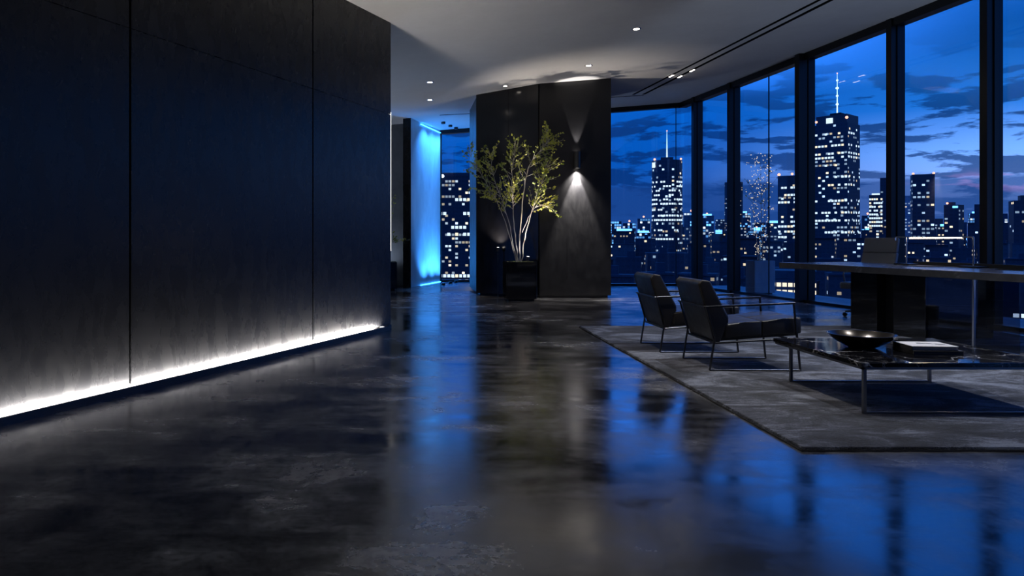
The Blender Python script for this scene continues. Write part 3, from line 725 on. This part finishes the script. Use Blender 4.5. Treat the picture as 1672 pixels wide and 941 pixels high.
# ------------------------------------------------------------------ trees in planters
def grow_tree(stems, seed, twigs, leaves, spread=.42, lsize=.045, zmin=.42, maxdepth=.35):
    """stems: lists of points; returns (trunk MB, leaf MB)"""
    r = random.Random(seed); tm, lm = MB(), MB(); tips = []
    def leaf(p, d):
        l = lsize * r.uniform(.7, 1.35); w = l * .36
        d = (d + Vector((r.gauss(0, .7), r.gauss(0, .7), r.gauss(0, .55)))).normalized()
        s = d.orthogonal().normalized(); s = Matrix.Rotation(r.uniform(0, 6.28), 3, d) @ s; n = d.cross(s)
        a = lm.bm.verts.new(p); b = lm.bm.verts.new(p + d * l * .45 + s * w + n * w * .35); c = lm.bm.verts.new(p + d * l); e = lm.bm.verts.new(p + d * l * .45 - s * w + n * w * .35)
        mid = lm.bm.verts.new(p + d * l * .5)
        for q in ((a, b, mid), (b, c, mid), (c, e, mid), (e, a, mid)): lm.bm.faces.new(q)
    for st in stems:
        pts = [Vector(p) for p in st['p']]; fine = []
        n = len(pts)
        for i in range(n - 1):
            p0, p1, p2, p3 = pts[max(i - 1, 0)], pts[i], pts[i + 1], pts[min(i + 2, n - 1)]
            for k in range(5):
                t = k / 5
                fine.append(.5 * ((2 * p1) + (p2 - p0) * t + (2 * p0 - 5 * p1 + 4 * p2 - p3) * t * t + (3 * p1 - p0 - 3 * p2 + p3) * t ** 3) + Vector((r.gauss(0, .005), r.gauss(0, .005), 0)))
        fine.append(pts[-1]); N = len(fine); r0 = st['r'] * .78
        tm.tube(fine, [r0 * (1 - .82 * i / (N - 1)) for i in range(N)], 7)
        for k in range(int(twigs * st.get('w', 1))):
            t = r.uniform(st.get('z', zmin), 1) ** .8; i = min(int(t * (N - 1)), N - 2); p = fine[i].lerp(fine[i + 1], r.random())
            ax = (fine[i + 1] - fine[i]).normalized(); ang = r.uniform(0, 6.28)
            o1 = ax.orthogonal().normalized(); o1 = Matrix.Rotation(ang, 3, ax) @ o1; o1.y *= .7
            d = (ax * r.uniform(.3, .9) + o1 * r.uniform(.6, 1.1) + Vector((st.get('lean', 0), 0, .25))).normalized()
            L = spread * r.uniform(.45, 1.15) * (1.1 - .45 * t)
            q1_, q2_ = p + d * L * .5 + Vector((0, 0, r.gauss(0, .02))), p + d * L + Vector((r.gauss(0, .03), r.gauss(0, .02), r.gauss(.01, .03)))
            tm.tube([p, q1_, q2_], [.0045, .003, .0015], 5)
            for j in range(int(leaves * r.uniform(.6, 1.3))):
                s = r.uniform(.25, 1.05); b = p.lerp(q1_, s * 2) if s < .5 else q1_.lerp(q2_, (s - .5) * 2)
                leaf(b + Vector((r.gauss(0, .012), r.gauss(0, .012), r.gauss(0, .012))), d)
    return tm, lm
def planter_tree(name, loc, label, box_m, stems, seed, twigs, leaves, w=.56, h=.71, leaf_m='leaf', rz=0.0, group=None, glint=0):
    o = empty(name, loc, label, 'potted tree', group, rz)
    mb = MB()
    t = .025
    for s in (-1, 1):
        mb.box((s * (w / 2 - t / 2), 0, (h + .04) / 2), (t, w, h - .04), .003, 1); mb.box((0, s * (w / 2 - t / 2), (h + .04) / 2), (w - 2 * t + .001, t, h - .04), .003, 1)
    mb.box((0, 0, .06), (w - .02, w - .02, .04)); pb = mb.build('planter', box_m, o)
    mb = MB(); mb.box((0, 0, .021), (w - .08, w - .08, .042)); mb.build('plinth', M['black'], pb)
    r = random.Random(seed + 5); mb = MB(); mb.box((0, 0, h - .08), (w - 2 * t - .002, w - 2 * t - .002, .06))
    for i in range(120):
        x, y = r.uniform(-.22, .22) * w / .56, r.uniform(-.22, .22) * w / .56; rr = r.uniform(.012, .035)
        bmesh.ops.create_icosphere(mb.bm, subdivisions=1, radius=rr, matrix=Matrix.Translation((x, y, h - .05 + r.uniform(0, .03))))
    mb.build('moss', M['soil'], o)
    tm, lm = grow_tree(stems, seed, twigs, leaves)
    tm.build('trunk', M['bark'], o, True); lm.build('foliage', M[leaf_m], o, fixn=False)
    return o
PT = Vector((1.87, 13.52, 0))
def st_px(pts, Yoff):                                  # stem points given where the photo shows them, at a distance near the planter
    out = []
    for (x, y), k in zip(pts, Yoff): p = D(x, y, PT.y + k); out.append(p - PT)
    return out
stems = [
    dict(p=st_px([(849, 432), (849, 385), (853, 330), (862, 275), (884, 244), (897, 228)], [0, 0, -.02, -.06, -.1, -.12]), r=.019, w=1.3, lean=.1),
    dict(p=st_px([(851, 432), (857, 390), (868, 345), (884, 300), (899, 262)], [.02, .0, -.06, -.12, -.18]), r=.014, w=1.0, lean=.3),
    dict(p=st_px([(846, 432), (842, 392), (838, 345), (836, 290), (842, 240)], [.03, .05, .08, .1, .1]), r=.015, w=1.3),
    dict(p=st_px([(845, 432), (838, 400), (827, 350), (808, 295), (800, 250)], [.05, .08, .14, .2, .24]), r=.012, w=1.1, lean=-.1),
    dict(p=st_px([(844, 432), (832, 385), (812, 330), (786, 285), (768, 252)], [.06, .1, .2, .3, .3]), r=.011, w=1.0, lean=-.3),
    dict(p=st_px([(853, 380), (866, 350), (880, 335), (896, 338)], [0, -.03, -.06, -.1]), r=.007, w=.6, lean=.3, z=.3),
]
planter_tree('potted_tree', PT, 'slender yellow-green tree in a black cube planter beside the pillar', M['gloss'], stems, 12, 34, 11, .555, .71)
# uplights hidden in and behind the planter
def uplight(loc, to, e, ang, label):
    o = empty('uplight', loc, label, 'spotlight', 'black can uplights')
    d = (Vector(to) - Vector(loc)).normalized()
    mb = MB(); mb.tube([Vector((0, 0, 0)), d * .075], .027, 16); mb.build('housing', M['black'], o, True)
    mb = MB(); mb.tube([d * .0755, d * .079], .022, 16); mb.build('lens', M['lens'], o)
    spot('uplight_beam', d * .10, d * 2, e, ang, 1.0, WARM, .012, o)
uplight(PT + Vector((.12, -.16, .73)), PT + Vector((.75, .0, 3.6)), 230, 74, 'small black uplight in the planter at the foot of the tree')
uplight(Vector((1.55, 14.20, .88)), Vector((1.62, 14.42, 1.8)), 30, 110, 'small uplight glowing against the pillar just behind the planter')
spot('ceiling_fill', PT + Vector((.12, -.16, .80)), PT + Vector((.12, -.3, 3.6)), 30, 165, .6, NEUTRAL, .02)  # wide lamp added without a fixture to brighten the ceiling
def fill_can(x, y, e, label, col=NEUTRAL):  # cans added out of view to brighten ceiling and back wall
    o = empty('fill_uplight', (x, y, 0), label, 'fill light', 'added fill uplights standing on the floor')
    mb = MB(); mb.lathe([(0, 0), (.09, 0), (.09, .24), (.078, .24), (.078, .22), (0, .22)], 28); mb.build('housing', M['black'], o, True)
    mb = MB(); mb.lathe([(0, .222), (.076, .222), (.076, .228), (0, .228)], 24); mb.build('lens', M['lens'], o)
    spot('uplight_beam', (0, 0, .26), (0, 0, 3), e, 165, .5, col, .05, o)
fill_can(-2.6, 13.2, 120, 'added fill uplight out of sight behind the long dark wall', COOLWHITE)
fill_can(3.1, 16.9, 40, 'added fill uplight out of sight behind the pillar', COOLWHITE)
fill_can(7.38, 6.9, 150, 'added fill uplight out of view between desk and window', COOLWHITE)
fill_can(-1.2, 17.15, 45, 'added fill uplight out of sight against the far back wall', COOLWHITE)
mb = MB(); mb.tube([(1.55, 14.20, 0), (1.55, 14.20, .88)], .01, 8); tag(mb.build('stake', M['black']), 'thin black stake behind the cube planter carrying an uplight', 'stake')

stems2 = [dict(p=[(0, 0, .6), (.04, 0, 1.0), (.10, .02, 1.5), (.06, 0, 1.9)], r=.014, w=1), dict(p=[(0, .02, .6), (-.05, 0, 1.1), (-.12, 0, 1.6)], r=.012, w=1),
          dict(p=[(.02, 0, .6), (.08, 0, .95), (.2, 0, 1.2)], r=.01, w=1)]
planter_tree('potted_tree', (-.70, 16.1, 0), 'dim potted shrub in a dark planter peeking past the end of the wall', M['gloss'], stems2, 31, 10, 8, .5, .62)

# terrace outside the glass; added planter and tree imitate a window reflection
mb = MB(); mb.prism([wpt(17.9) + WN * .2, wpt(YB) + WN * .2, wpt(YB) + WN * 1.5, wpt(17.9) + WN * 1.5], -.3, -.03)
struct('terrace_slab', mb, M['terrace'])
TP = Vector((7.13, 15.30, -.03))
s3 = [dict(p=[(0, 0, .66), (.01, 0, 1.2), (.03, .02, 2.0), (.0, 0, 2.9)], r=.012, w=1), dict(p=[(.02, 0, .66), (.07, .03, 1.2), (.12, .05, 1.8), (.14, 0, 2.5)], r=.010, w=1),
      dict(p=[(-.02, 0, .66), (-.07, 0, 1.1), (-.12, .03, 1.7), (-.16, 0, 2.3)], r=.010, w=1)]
tt = planter_tree('potted_tree', TP, 'stand-in for a reflected tree and pale planter, built outside the glass', M['reflected_planter'], s3, 44, 8, 3, .42, .70)
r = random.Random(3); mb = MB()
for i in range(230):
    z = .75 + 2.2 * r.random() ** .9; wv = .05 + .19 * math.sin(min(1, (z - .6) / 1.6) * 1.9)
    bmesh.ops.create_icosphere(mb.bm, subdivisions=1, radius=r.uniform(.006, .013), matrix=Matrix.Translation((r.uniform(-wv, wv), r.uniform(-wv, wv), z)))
tag(mb.build('reflection_glints', M['glint'], tt), 'tiny glowing specks imitating glints of the reflected tree', kind='stuff')

# ------------------------------------------------------------------ the city
GZ = -45.0
mb = MB(); mb.box((1500, 4000, GZ - .5), (16000, 8400, 1)); o = struct('ground', mb, M['ground'])
def az_of(x): return math.atan2(x - PX, F)
def block(mb, w, d, z0, z1, bay=3.2, floor=3.3, u0=0, v0=0, shape='box'):
    """tower body with UVs that count bays and storeys"""
    uvl = mb.bm.loops.layers.uv.verify()
    if shape == 'box': pts = [(-w / 2, -d / 2), (w / 2, -d / 2), (w / 2, d / 2), (-w / 2, d / 2)]
    elif shape == 'round': pts = [(w / 2 * math.cos(a), d / 2 * math.sin(a)) for a in (2 * math.pi * k / 28 for k in range(28))]
    else:
        c = .22 * w; pts = [(-w / 2 + c, -d / 2), (w / 2 - c, -d / 2), (w / 2, -d / 2 + c), (w / 2, d / 2 - c), (w / 2 - c, d / 2), (-w / 2 + c, d / 2), (-w / 2, d / 2 - c), (-w / 2, -d / 2 + c)]
    lo = [mb.bm.verts.new((p[0], p[1], z0)) for p in pts]; hi = [mb.bm.verts.new((p[0], p[1], z1)) for p in pts]
    n = len(pts); u = float(u0); nf = max(1, round((z1 - z0) / floor))
    for i in range(n):
        j = (i + 1) % n; L = (Vector(pts[j]) - Vector(pts[i])).length; k = max(1, round(L / bay)) if shape == 'box' else L / bay
        f = mb.bm.faces.new((lo[i], lo[j], hi[j], hi[i]))
        for lp, (uu, vv) in zip(f.loops, ((u, v0), (u + k, v0), (u + k, v0 + nf), (u, v0 + nf))): lp[uvl].uv = (uu, vv)
        u += k
    f = mb.bm.faces.new(hi)
    for lp in f.loops: lp[uvl].uv = (.02, .02)
def place(xl, xr, Y, side=0.0):
    """centre, facing angle and half-turn for a block whose left and right outline are seen at xl and xr"""
    xm = (xl + xr) / 2; az_ = az_of(xm); dist = Y / math.cos(az_)
    width = (xr - xl) / F * Y * math.cos(az_)      # across the line of sight
    return Vector(((xm - PX) / F * Y, Y, 0)), -az_ + side, width
def ztop(y, Y): return EYE + (PY - y) / F * Y
seedn = [0]
def tower(name, xl, xr, yt, Y, mkey, label, cat='skyscraper', turn=0.0, shape='box', bay=3.2, floor=3.3, group=None, dep=1.0, ground=GZ):
    c, yaw, wd = place(xl, xr, Y)
    a = abs(turn); w = wd / (math.cos(a) + dep * math.sin(a)) if shape == 'box' else wd
    o = empty(name, (c.x, c.y, ground), label, cat, group, yaw + turn)
    seedn[0] += 1; mb = MB(); H = ztop(yt, Y) - ground
    block(mb, w, w * dep, 0, H, bay, floor, seedn[0] * 53, seedn[0] * 17, shape)
    mb.build('facade', M[mkey], o)
    return o, w, H
def part_box(o, name, c, size, mkey):
    mb = MB(); mb.box(c, size); return mb.build(name, M[mkey], o)
def antenna(o, z0, z1, lit, r0=.9, x=0, y=0):
    mb = MB(); mb.tube([(x, y, z0), (x, y, (z0 + z1) / 2), (x, y, z1)], [r0, r0 * .55, r0 * .2], 8); sp = mb.build('spire', M['spire_light'] if lit else M['tower'], o)
    mb = MB(); bmesh.ops.create_icosphere(mb.bm, subdivisions=2, radius=r0 * .9, matrix=Matrix.Translation((x, y, z1))); mb.build('beacon', M['beacon'], sp); return sp
def beacon(o, p, r_=.9, k='beacon'):
    mb = MB(); bmesh.ops.create_icosphere(mb.bm, subdivisions=2, radius=r_, matrix=Matrix.Translation(p)); mb.build('beacon', M[k], o)
def lit_windows(o, rows, w, H, ztop_off, floor, nb, rnd_, y_face, size, cap=100, sidex=None, nside=0):
    """each lit window a pane of its own; rows = (storeys below the roof, share lit)"""
    cool = MB(); cool.box((0, 0, 0), size); c0 = cool.build('window', M['win_cool'], o); wm = MB(); wm.box((0, 0, 0), size); w0 = wm.build('window', M['win_warm'], o)
    used = [False, False]; n = 0
    for k, occ in rows:
        for i in range(nb + nside):
            if n >= cap or rnd_.random() > occ: continue
            wi_ = 1 if rnd_.random() < .22 else 0; src = (c0, w0)[wi_]
            q = src if not used[wi_] else src.copy()
            if used[wi_]: COL.objects.link(q)
            used[wi_] = True
            if i < nb: q.location = (-w / 2 + (i + .5) * w / nb, y_face, H - ztop_off - k * floor)
            else: q.location = (sidex, -w / 2 + (i - nb + .5) * w / nside, H - ztop_off - k * floor); q.rotation_euler = (0, 0, math.pi / 2)
            n += 1
rw = random.Random(21)
# tall tower with the lit spire
o, w, H = tower('skyscraper', 1330, 1404, 205, 520, 'f_cool', 'tallest skyscraper with glowing blue-white spire', turn=-R(21), bay=2.3, floor=2.75)
part_box(o, 'crown', (0, 0, H + 3.0), (w * .93, w * .93, 6.2), 'tower'); part_box(o, 'crown_sign', (-w * .05, -w * .47 - .2, H + 2.4), (4.2, .5, 3.6), 'win_cool')
antenna(o, H + 6, H + 6 + 31, True, .5)
for zz, rr in ((9, .95), (15, .8), (20.5, 1.05), (26, .7)):
    mb = MB(); mb.lathe([(0, H + 6 + zz - rr), (rr, H + 6 + zz - .4), (rr, H + 6 + zz + .4), (0, H + 6 + zz + rr)], 10); mb.build('spire_lamp', M['spire_light'], o); part_box(o, 'spire_base', (0, 0, H + 7.2), (7, 7, 2.4), 'tower')
beacon(o, (-w * .46, -w * .46, H + 2.5)); beacon(o, (w * .46, -w * .46, H + 3.5), 1.0)
rows = [(2.0, .25), (5, .8), (7, .85), (8, .8), (10, .25), (13, .55), (15, .35), (19, .5), (22, .8), (24, .85), (27, .8), (29, .5), (31, .9), (34, .6)]
lit_windows(o, rows, w, H, 1.5, 2.75, 10, rw, -w / 2 - .06, (w / 10 * .72, .12, 1.35), 100, w / 2 + .06, 5)
# round tower with antenna
o, w, H = tower('skyscraper', 1064, 1114, 263, 560, 'f_cool', 'round skyscraper with a thin lit antenna beside the pillar', shape='round', bay=2.4, floor=2.9)
part_box(o, 'roof_plant', (0, 0, H + 1.2), (9, 9, 2.4), 'tower'); antenna(o, H + 2, H + 23, True, .55)
part_box(o, 'crown_sign', (-w * .40, -w * .30, H - 3.5), (3.6, 1.0, 3.8), 'win_cool'); beacon(o, (-w * .4, -w * .3, H + .8)); beacon(o, (w * .45, -w * .2, H + .8), .8)
cool = MB(); cool.box((0, 0, 0), (1.45, .12, 1.3)); c0 = cool.build('window', M['win_cool'], o); n = 0; first = True
for k, occ in ((7.5, .4), (9, .55), (10.5, .45), (12, .6), (13.5, .5), (15, .75), (17, .7), (19, .85), (20.5, .9), (24, .4), (27, .75), (29, .25)):
    for i in range(15):
        a = -math.pi / 2 + (i - 7) * R(10.5)
        if n >= 100 or rw.random() > occ: continue
        q = c0 if first else c0.copy()
        if not first: COL.objects.link(q)
        first = False; n += 1
        q.location = (w / 2 * math.cos(a) * 1.003, w / 2 * math.sin(a) * 1.003, H - k * 2.9 * .76); q.rotation_euler = (0, 0, a + math.pi / 2)
# the others that stand out of the skyline
o, w, H = tower('skyscraper', 1270, 1322, 288, 548, 'f_dark', 'dark flat-roofed tower with warm windows beside the thick window post', turn=-R(8), bay=3.0, floor=3.0)
beacon(o, (-w * .46, -w * .46, H + 1.0), 1.1); beacon(o, (0, -w * .4, H + 1.2), .9)
lit_windows(o, [(3, .8), (5, .5), (6, .5), (7, .6), (11, .5), (12.3, .6), (13.6, .5), (15, .7), (16.5, .75), (18, .5), (20, .4)], w, H, .8, 2.7, 9, rw, -w / 2 - .06, (1.6, .12, 1.45), 80)
o, w, H = tower('skyscraper', 1486, 1526, 287, 560, 'f_cool', 'flat-topped tower with scattered windows seen above the desk lamp', turn=R(6), bay=2.6, floor=3.0)
part_box(o, 'parapet', (0, 0, H - 1.6), (w * 1.005, w * 1.005, 4.4), 'tower'); beacon(o, (-w * .46, -w * .46, H + 1.2)); beacon(o, (w * .46, -w * .46, H + 1.2))
o, w, H = tower('office_block', 1471, 1487, 320, 600, 'f_slab', 'pale narrow slab standing against the flat-topped tower', 'tower block', bay=2.2, floor=2.6)
o, w, H = tower('office_block', 1419, 1441, 319, 700, 'f_big', 'bright stepped office block just beyond the tallest tower', 'tower block', bay=2.6, floor=3.0)
lit_windows(o, [(k, .85) for k in (1, 2.2, 3.4, 4.6, 5.8, 7, 8.2, 9.4)], w, H, 1.0, 3.0, 6, rw, -w / 2 - .06, (1.5, .12, 1.7), 50)
part_box(o, 'roof_light', (0, -w * .3, H + .8), (w * .6, w * .3, 1.4), 'win_cool')
o, w, H = tower('skyscraper', 1437, 1466, 291, 760, 'f_dark', 'slim dark tower half hidden behind the window post above the office chair', bay=3.0)
part_box(o, 'roof_plant', (w * .1, 0, H + 2), (w * .5, w * .5, 4), 'tower')
o, w, H = tower('office_block', 1541, 1574, 335, 620, 'f_dark', 'dark mid-rise with a red roof lamp above the desk-lamp post', 'tower block', turn=-R(20)); beacon(o, (-w * .3, -w * .4, H + 1.5), .9)
part_box(o, 'roof_plant', (-w * .15, 0, H + 1.2), (w * .4, w * .4, 2.6), 'tower'); part_box(o, 'lit_sign', (w * .28, -w * .5 - .3, H - 1.8), (w * .34, .5, 1.7), 'sign_blue')
o, w, H = tower('office_block', 1591, 1620, 334, 640, 'f_dark', 'dark tower partly hidden by the last full window post', 'tower block')
o, w, H = tower('skyscraper', 1646, 1700, 328, 520, 'f_dark', 'dark block cut off by the edge of the photo', turn=R(12), bay=3.4)
part_box(o, 'roof_plant', (w * .1, 0, H + 2), (w * .6, w * .5, 3.4), 'tower')
o, w, H = tower('skyscraper', 1183, 1213, 298, 1080, 'f_dark', 'distant dark round tower behind the second window post', shape='round')
part_box(o, 'roof_plant', (0, 0, H + 1.5), (w * .5, w * .5, 3), 'tower')
o, w, H = tower('office_block', 712, 812, 291, 190, 'f_big', 'big dark office building filling the narrow window beyond the tree', 'office building', bay=.85, floor=.95)
part_box(o, 'parapet', (0, 0, H + .3), (w * 1.01, w * 1.01, .8), 'tower'); beacon(o, (-w * .38, -w * .5, H - .1), .45, 'beacon_white')
lit_windows(o, [(3, .3), (5, .35), (7, .5), (8, .35), (12, .2), (14, .95), (15.05, .95), (17, .2), (22, .55), (23, .5)], w, H, .8, 1.72, 16, rw, -w / 2 - .06, (.72, .12, .72), 90)

o, w, H = tower('office_block', 1342, 1402, 441, 395, 'f_cool', 'low office wing with bright rows of windows under the tallest tower', 'office building', bay=1.8, floor=2.2)
lit_windows(o, [(1, .9), (2, .8), (4, .85), (5, .5), (7, .6), (8, .7), (10, .6)], w, H, .8, 2.3, 11, rw, -w / 2 - .08, (1.35, .14, 1.2), 60)
o, w, H = tower('office_block', 1249, 1332, 441, 138, 'f_dark', 'low building with two rows of wide warm windows outside the reflected-tree bay', 'office building', bay=2.2, floor=2.2)
lit_windows(o, [(1, .35), (2.35, .98), (3.7, .98)], w, H, .25, .98, 9, random.Random(5), -w / 2 - .06, (.72, .1, .72), 30)
for c_ in o.children:
    if c_.name.startswith('window'): c_.data.materials.clear(); c_.data.materials.append(M['win_warm'])
# low blocks filling the view, row behind row
def ordinal(n): return ('first second third fourth fifth sixth seventh eighth ninth tenth eleventh twelfth thirteenth fourteenth fifteenth sixteenth seventeenth eighteenth nineteenth twentieth'.split())[n]
BAYS = [(0, 800, 'the narrow window'), (800, 985, 'the glass behind the pillar'), (985, 1138, 'the corner window by the pillar'), (1138, 1198, 'the slim corner bay'), (1198, 1317, 'the bay with the reflected tree'),
        (1317, 1462, 'the tall-spire bay'), (1462, 1618, 'the desk-lamp bay'), (1618, 3000, 'the last bay')]
ROWS = [  # distance, top range, width range (px), gap, facades, wording
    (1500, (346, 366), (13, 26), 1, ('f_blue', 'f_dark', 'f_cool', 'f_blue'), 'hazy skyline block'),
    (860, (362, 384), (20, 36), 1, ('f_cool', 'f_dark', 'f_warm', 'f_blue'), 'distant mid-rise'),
    (470, (388, 412), (30, 52), 2, ('f_dark', 'f_warm', 'f_cool', 'f_pale'), 'middle-distance block'),
    (280, (414, 442), (42, 74), 3, ('f_dark', 'f_warm', 'f_pale', 'f_dark'), 'nearby low block'),
    (170, (446, 474), (52, 92), 4, ('f_warm', 'f_dark', 'f_dark', 'f_big'), 'closest rooftop block')]
rb = random.Random(77)
for Yb, (y0, y1), (w0_, w1_), gap, kinds, word in ROWS:
    count = {}
    for lo_, hi_ in ((704, 800), (812, 1840)):
        if lo_ == 704 and Yb < 300: continue
        x = lo_ - rb.uniform(0, 8)
        while x < hi_:
            wpx = rb.uniform(w0_, w1_); yt = rb.uniform(y0, y1); Y = Yb * rb.uniform(.93, 1.07); k = rb.choice(kinds)
            xm = x + wpx / 2; bay = next(b for b in BAYS if b[0] <= xm < b[1]); n = count.get(bay[2], 0); count[bay[2]] = n + 1
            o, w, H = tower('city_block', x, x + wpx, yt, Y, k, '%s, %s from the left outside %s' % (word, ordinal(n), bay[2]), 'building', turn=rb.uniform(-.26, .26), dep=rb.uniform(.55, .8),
                            group='low city blocks beyond the glass', bay={1500: 5.0, 860: 3.4, 470: 2.3, 280: 1.7, 170: 1.5}[Yb], floor={1500: 5.2, 860: 3.6, 470: 2.6, 280: 2.0, 170: 1.7}[Yb])
            if Yb < 1400:
                part_box(o, 'roof_slab', (0, 0, H + .15), (w * 1.02, w * .8, .5), 'roof')
                ux, uy = rb.uniform(-.25, .25) * w, rb.uniform(-.2, .1) * w
                part_box(o, 'roof_unit', (ux, uy, H + 1.3), (w * rb.uniform(.15, .35), w * rb.uniform(.15, .3), rb.uniform(1.6, 3)), 'roof')
            if Yb > 800 and rb.random() < .4: part_box(o, 'lit_sign', (0, -w * .36, H + 1.6), (w * rb.uniform(.4, .8), 1.0, rb.uniform(2, 4.5)), 'sign_blue')
            if Yb > 800 and rb.random() < .22: beacon(o, (0, 0, H + 4), 2.0 if Yb > 1400 else 1.2)
            x += wpx * 1.06 + rb.uniform(0, gap)
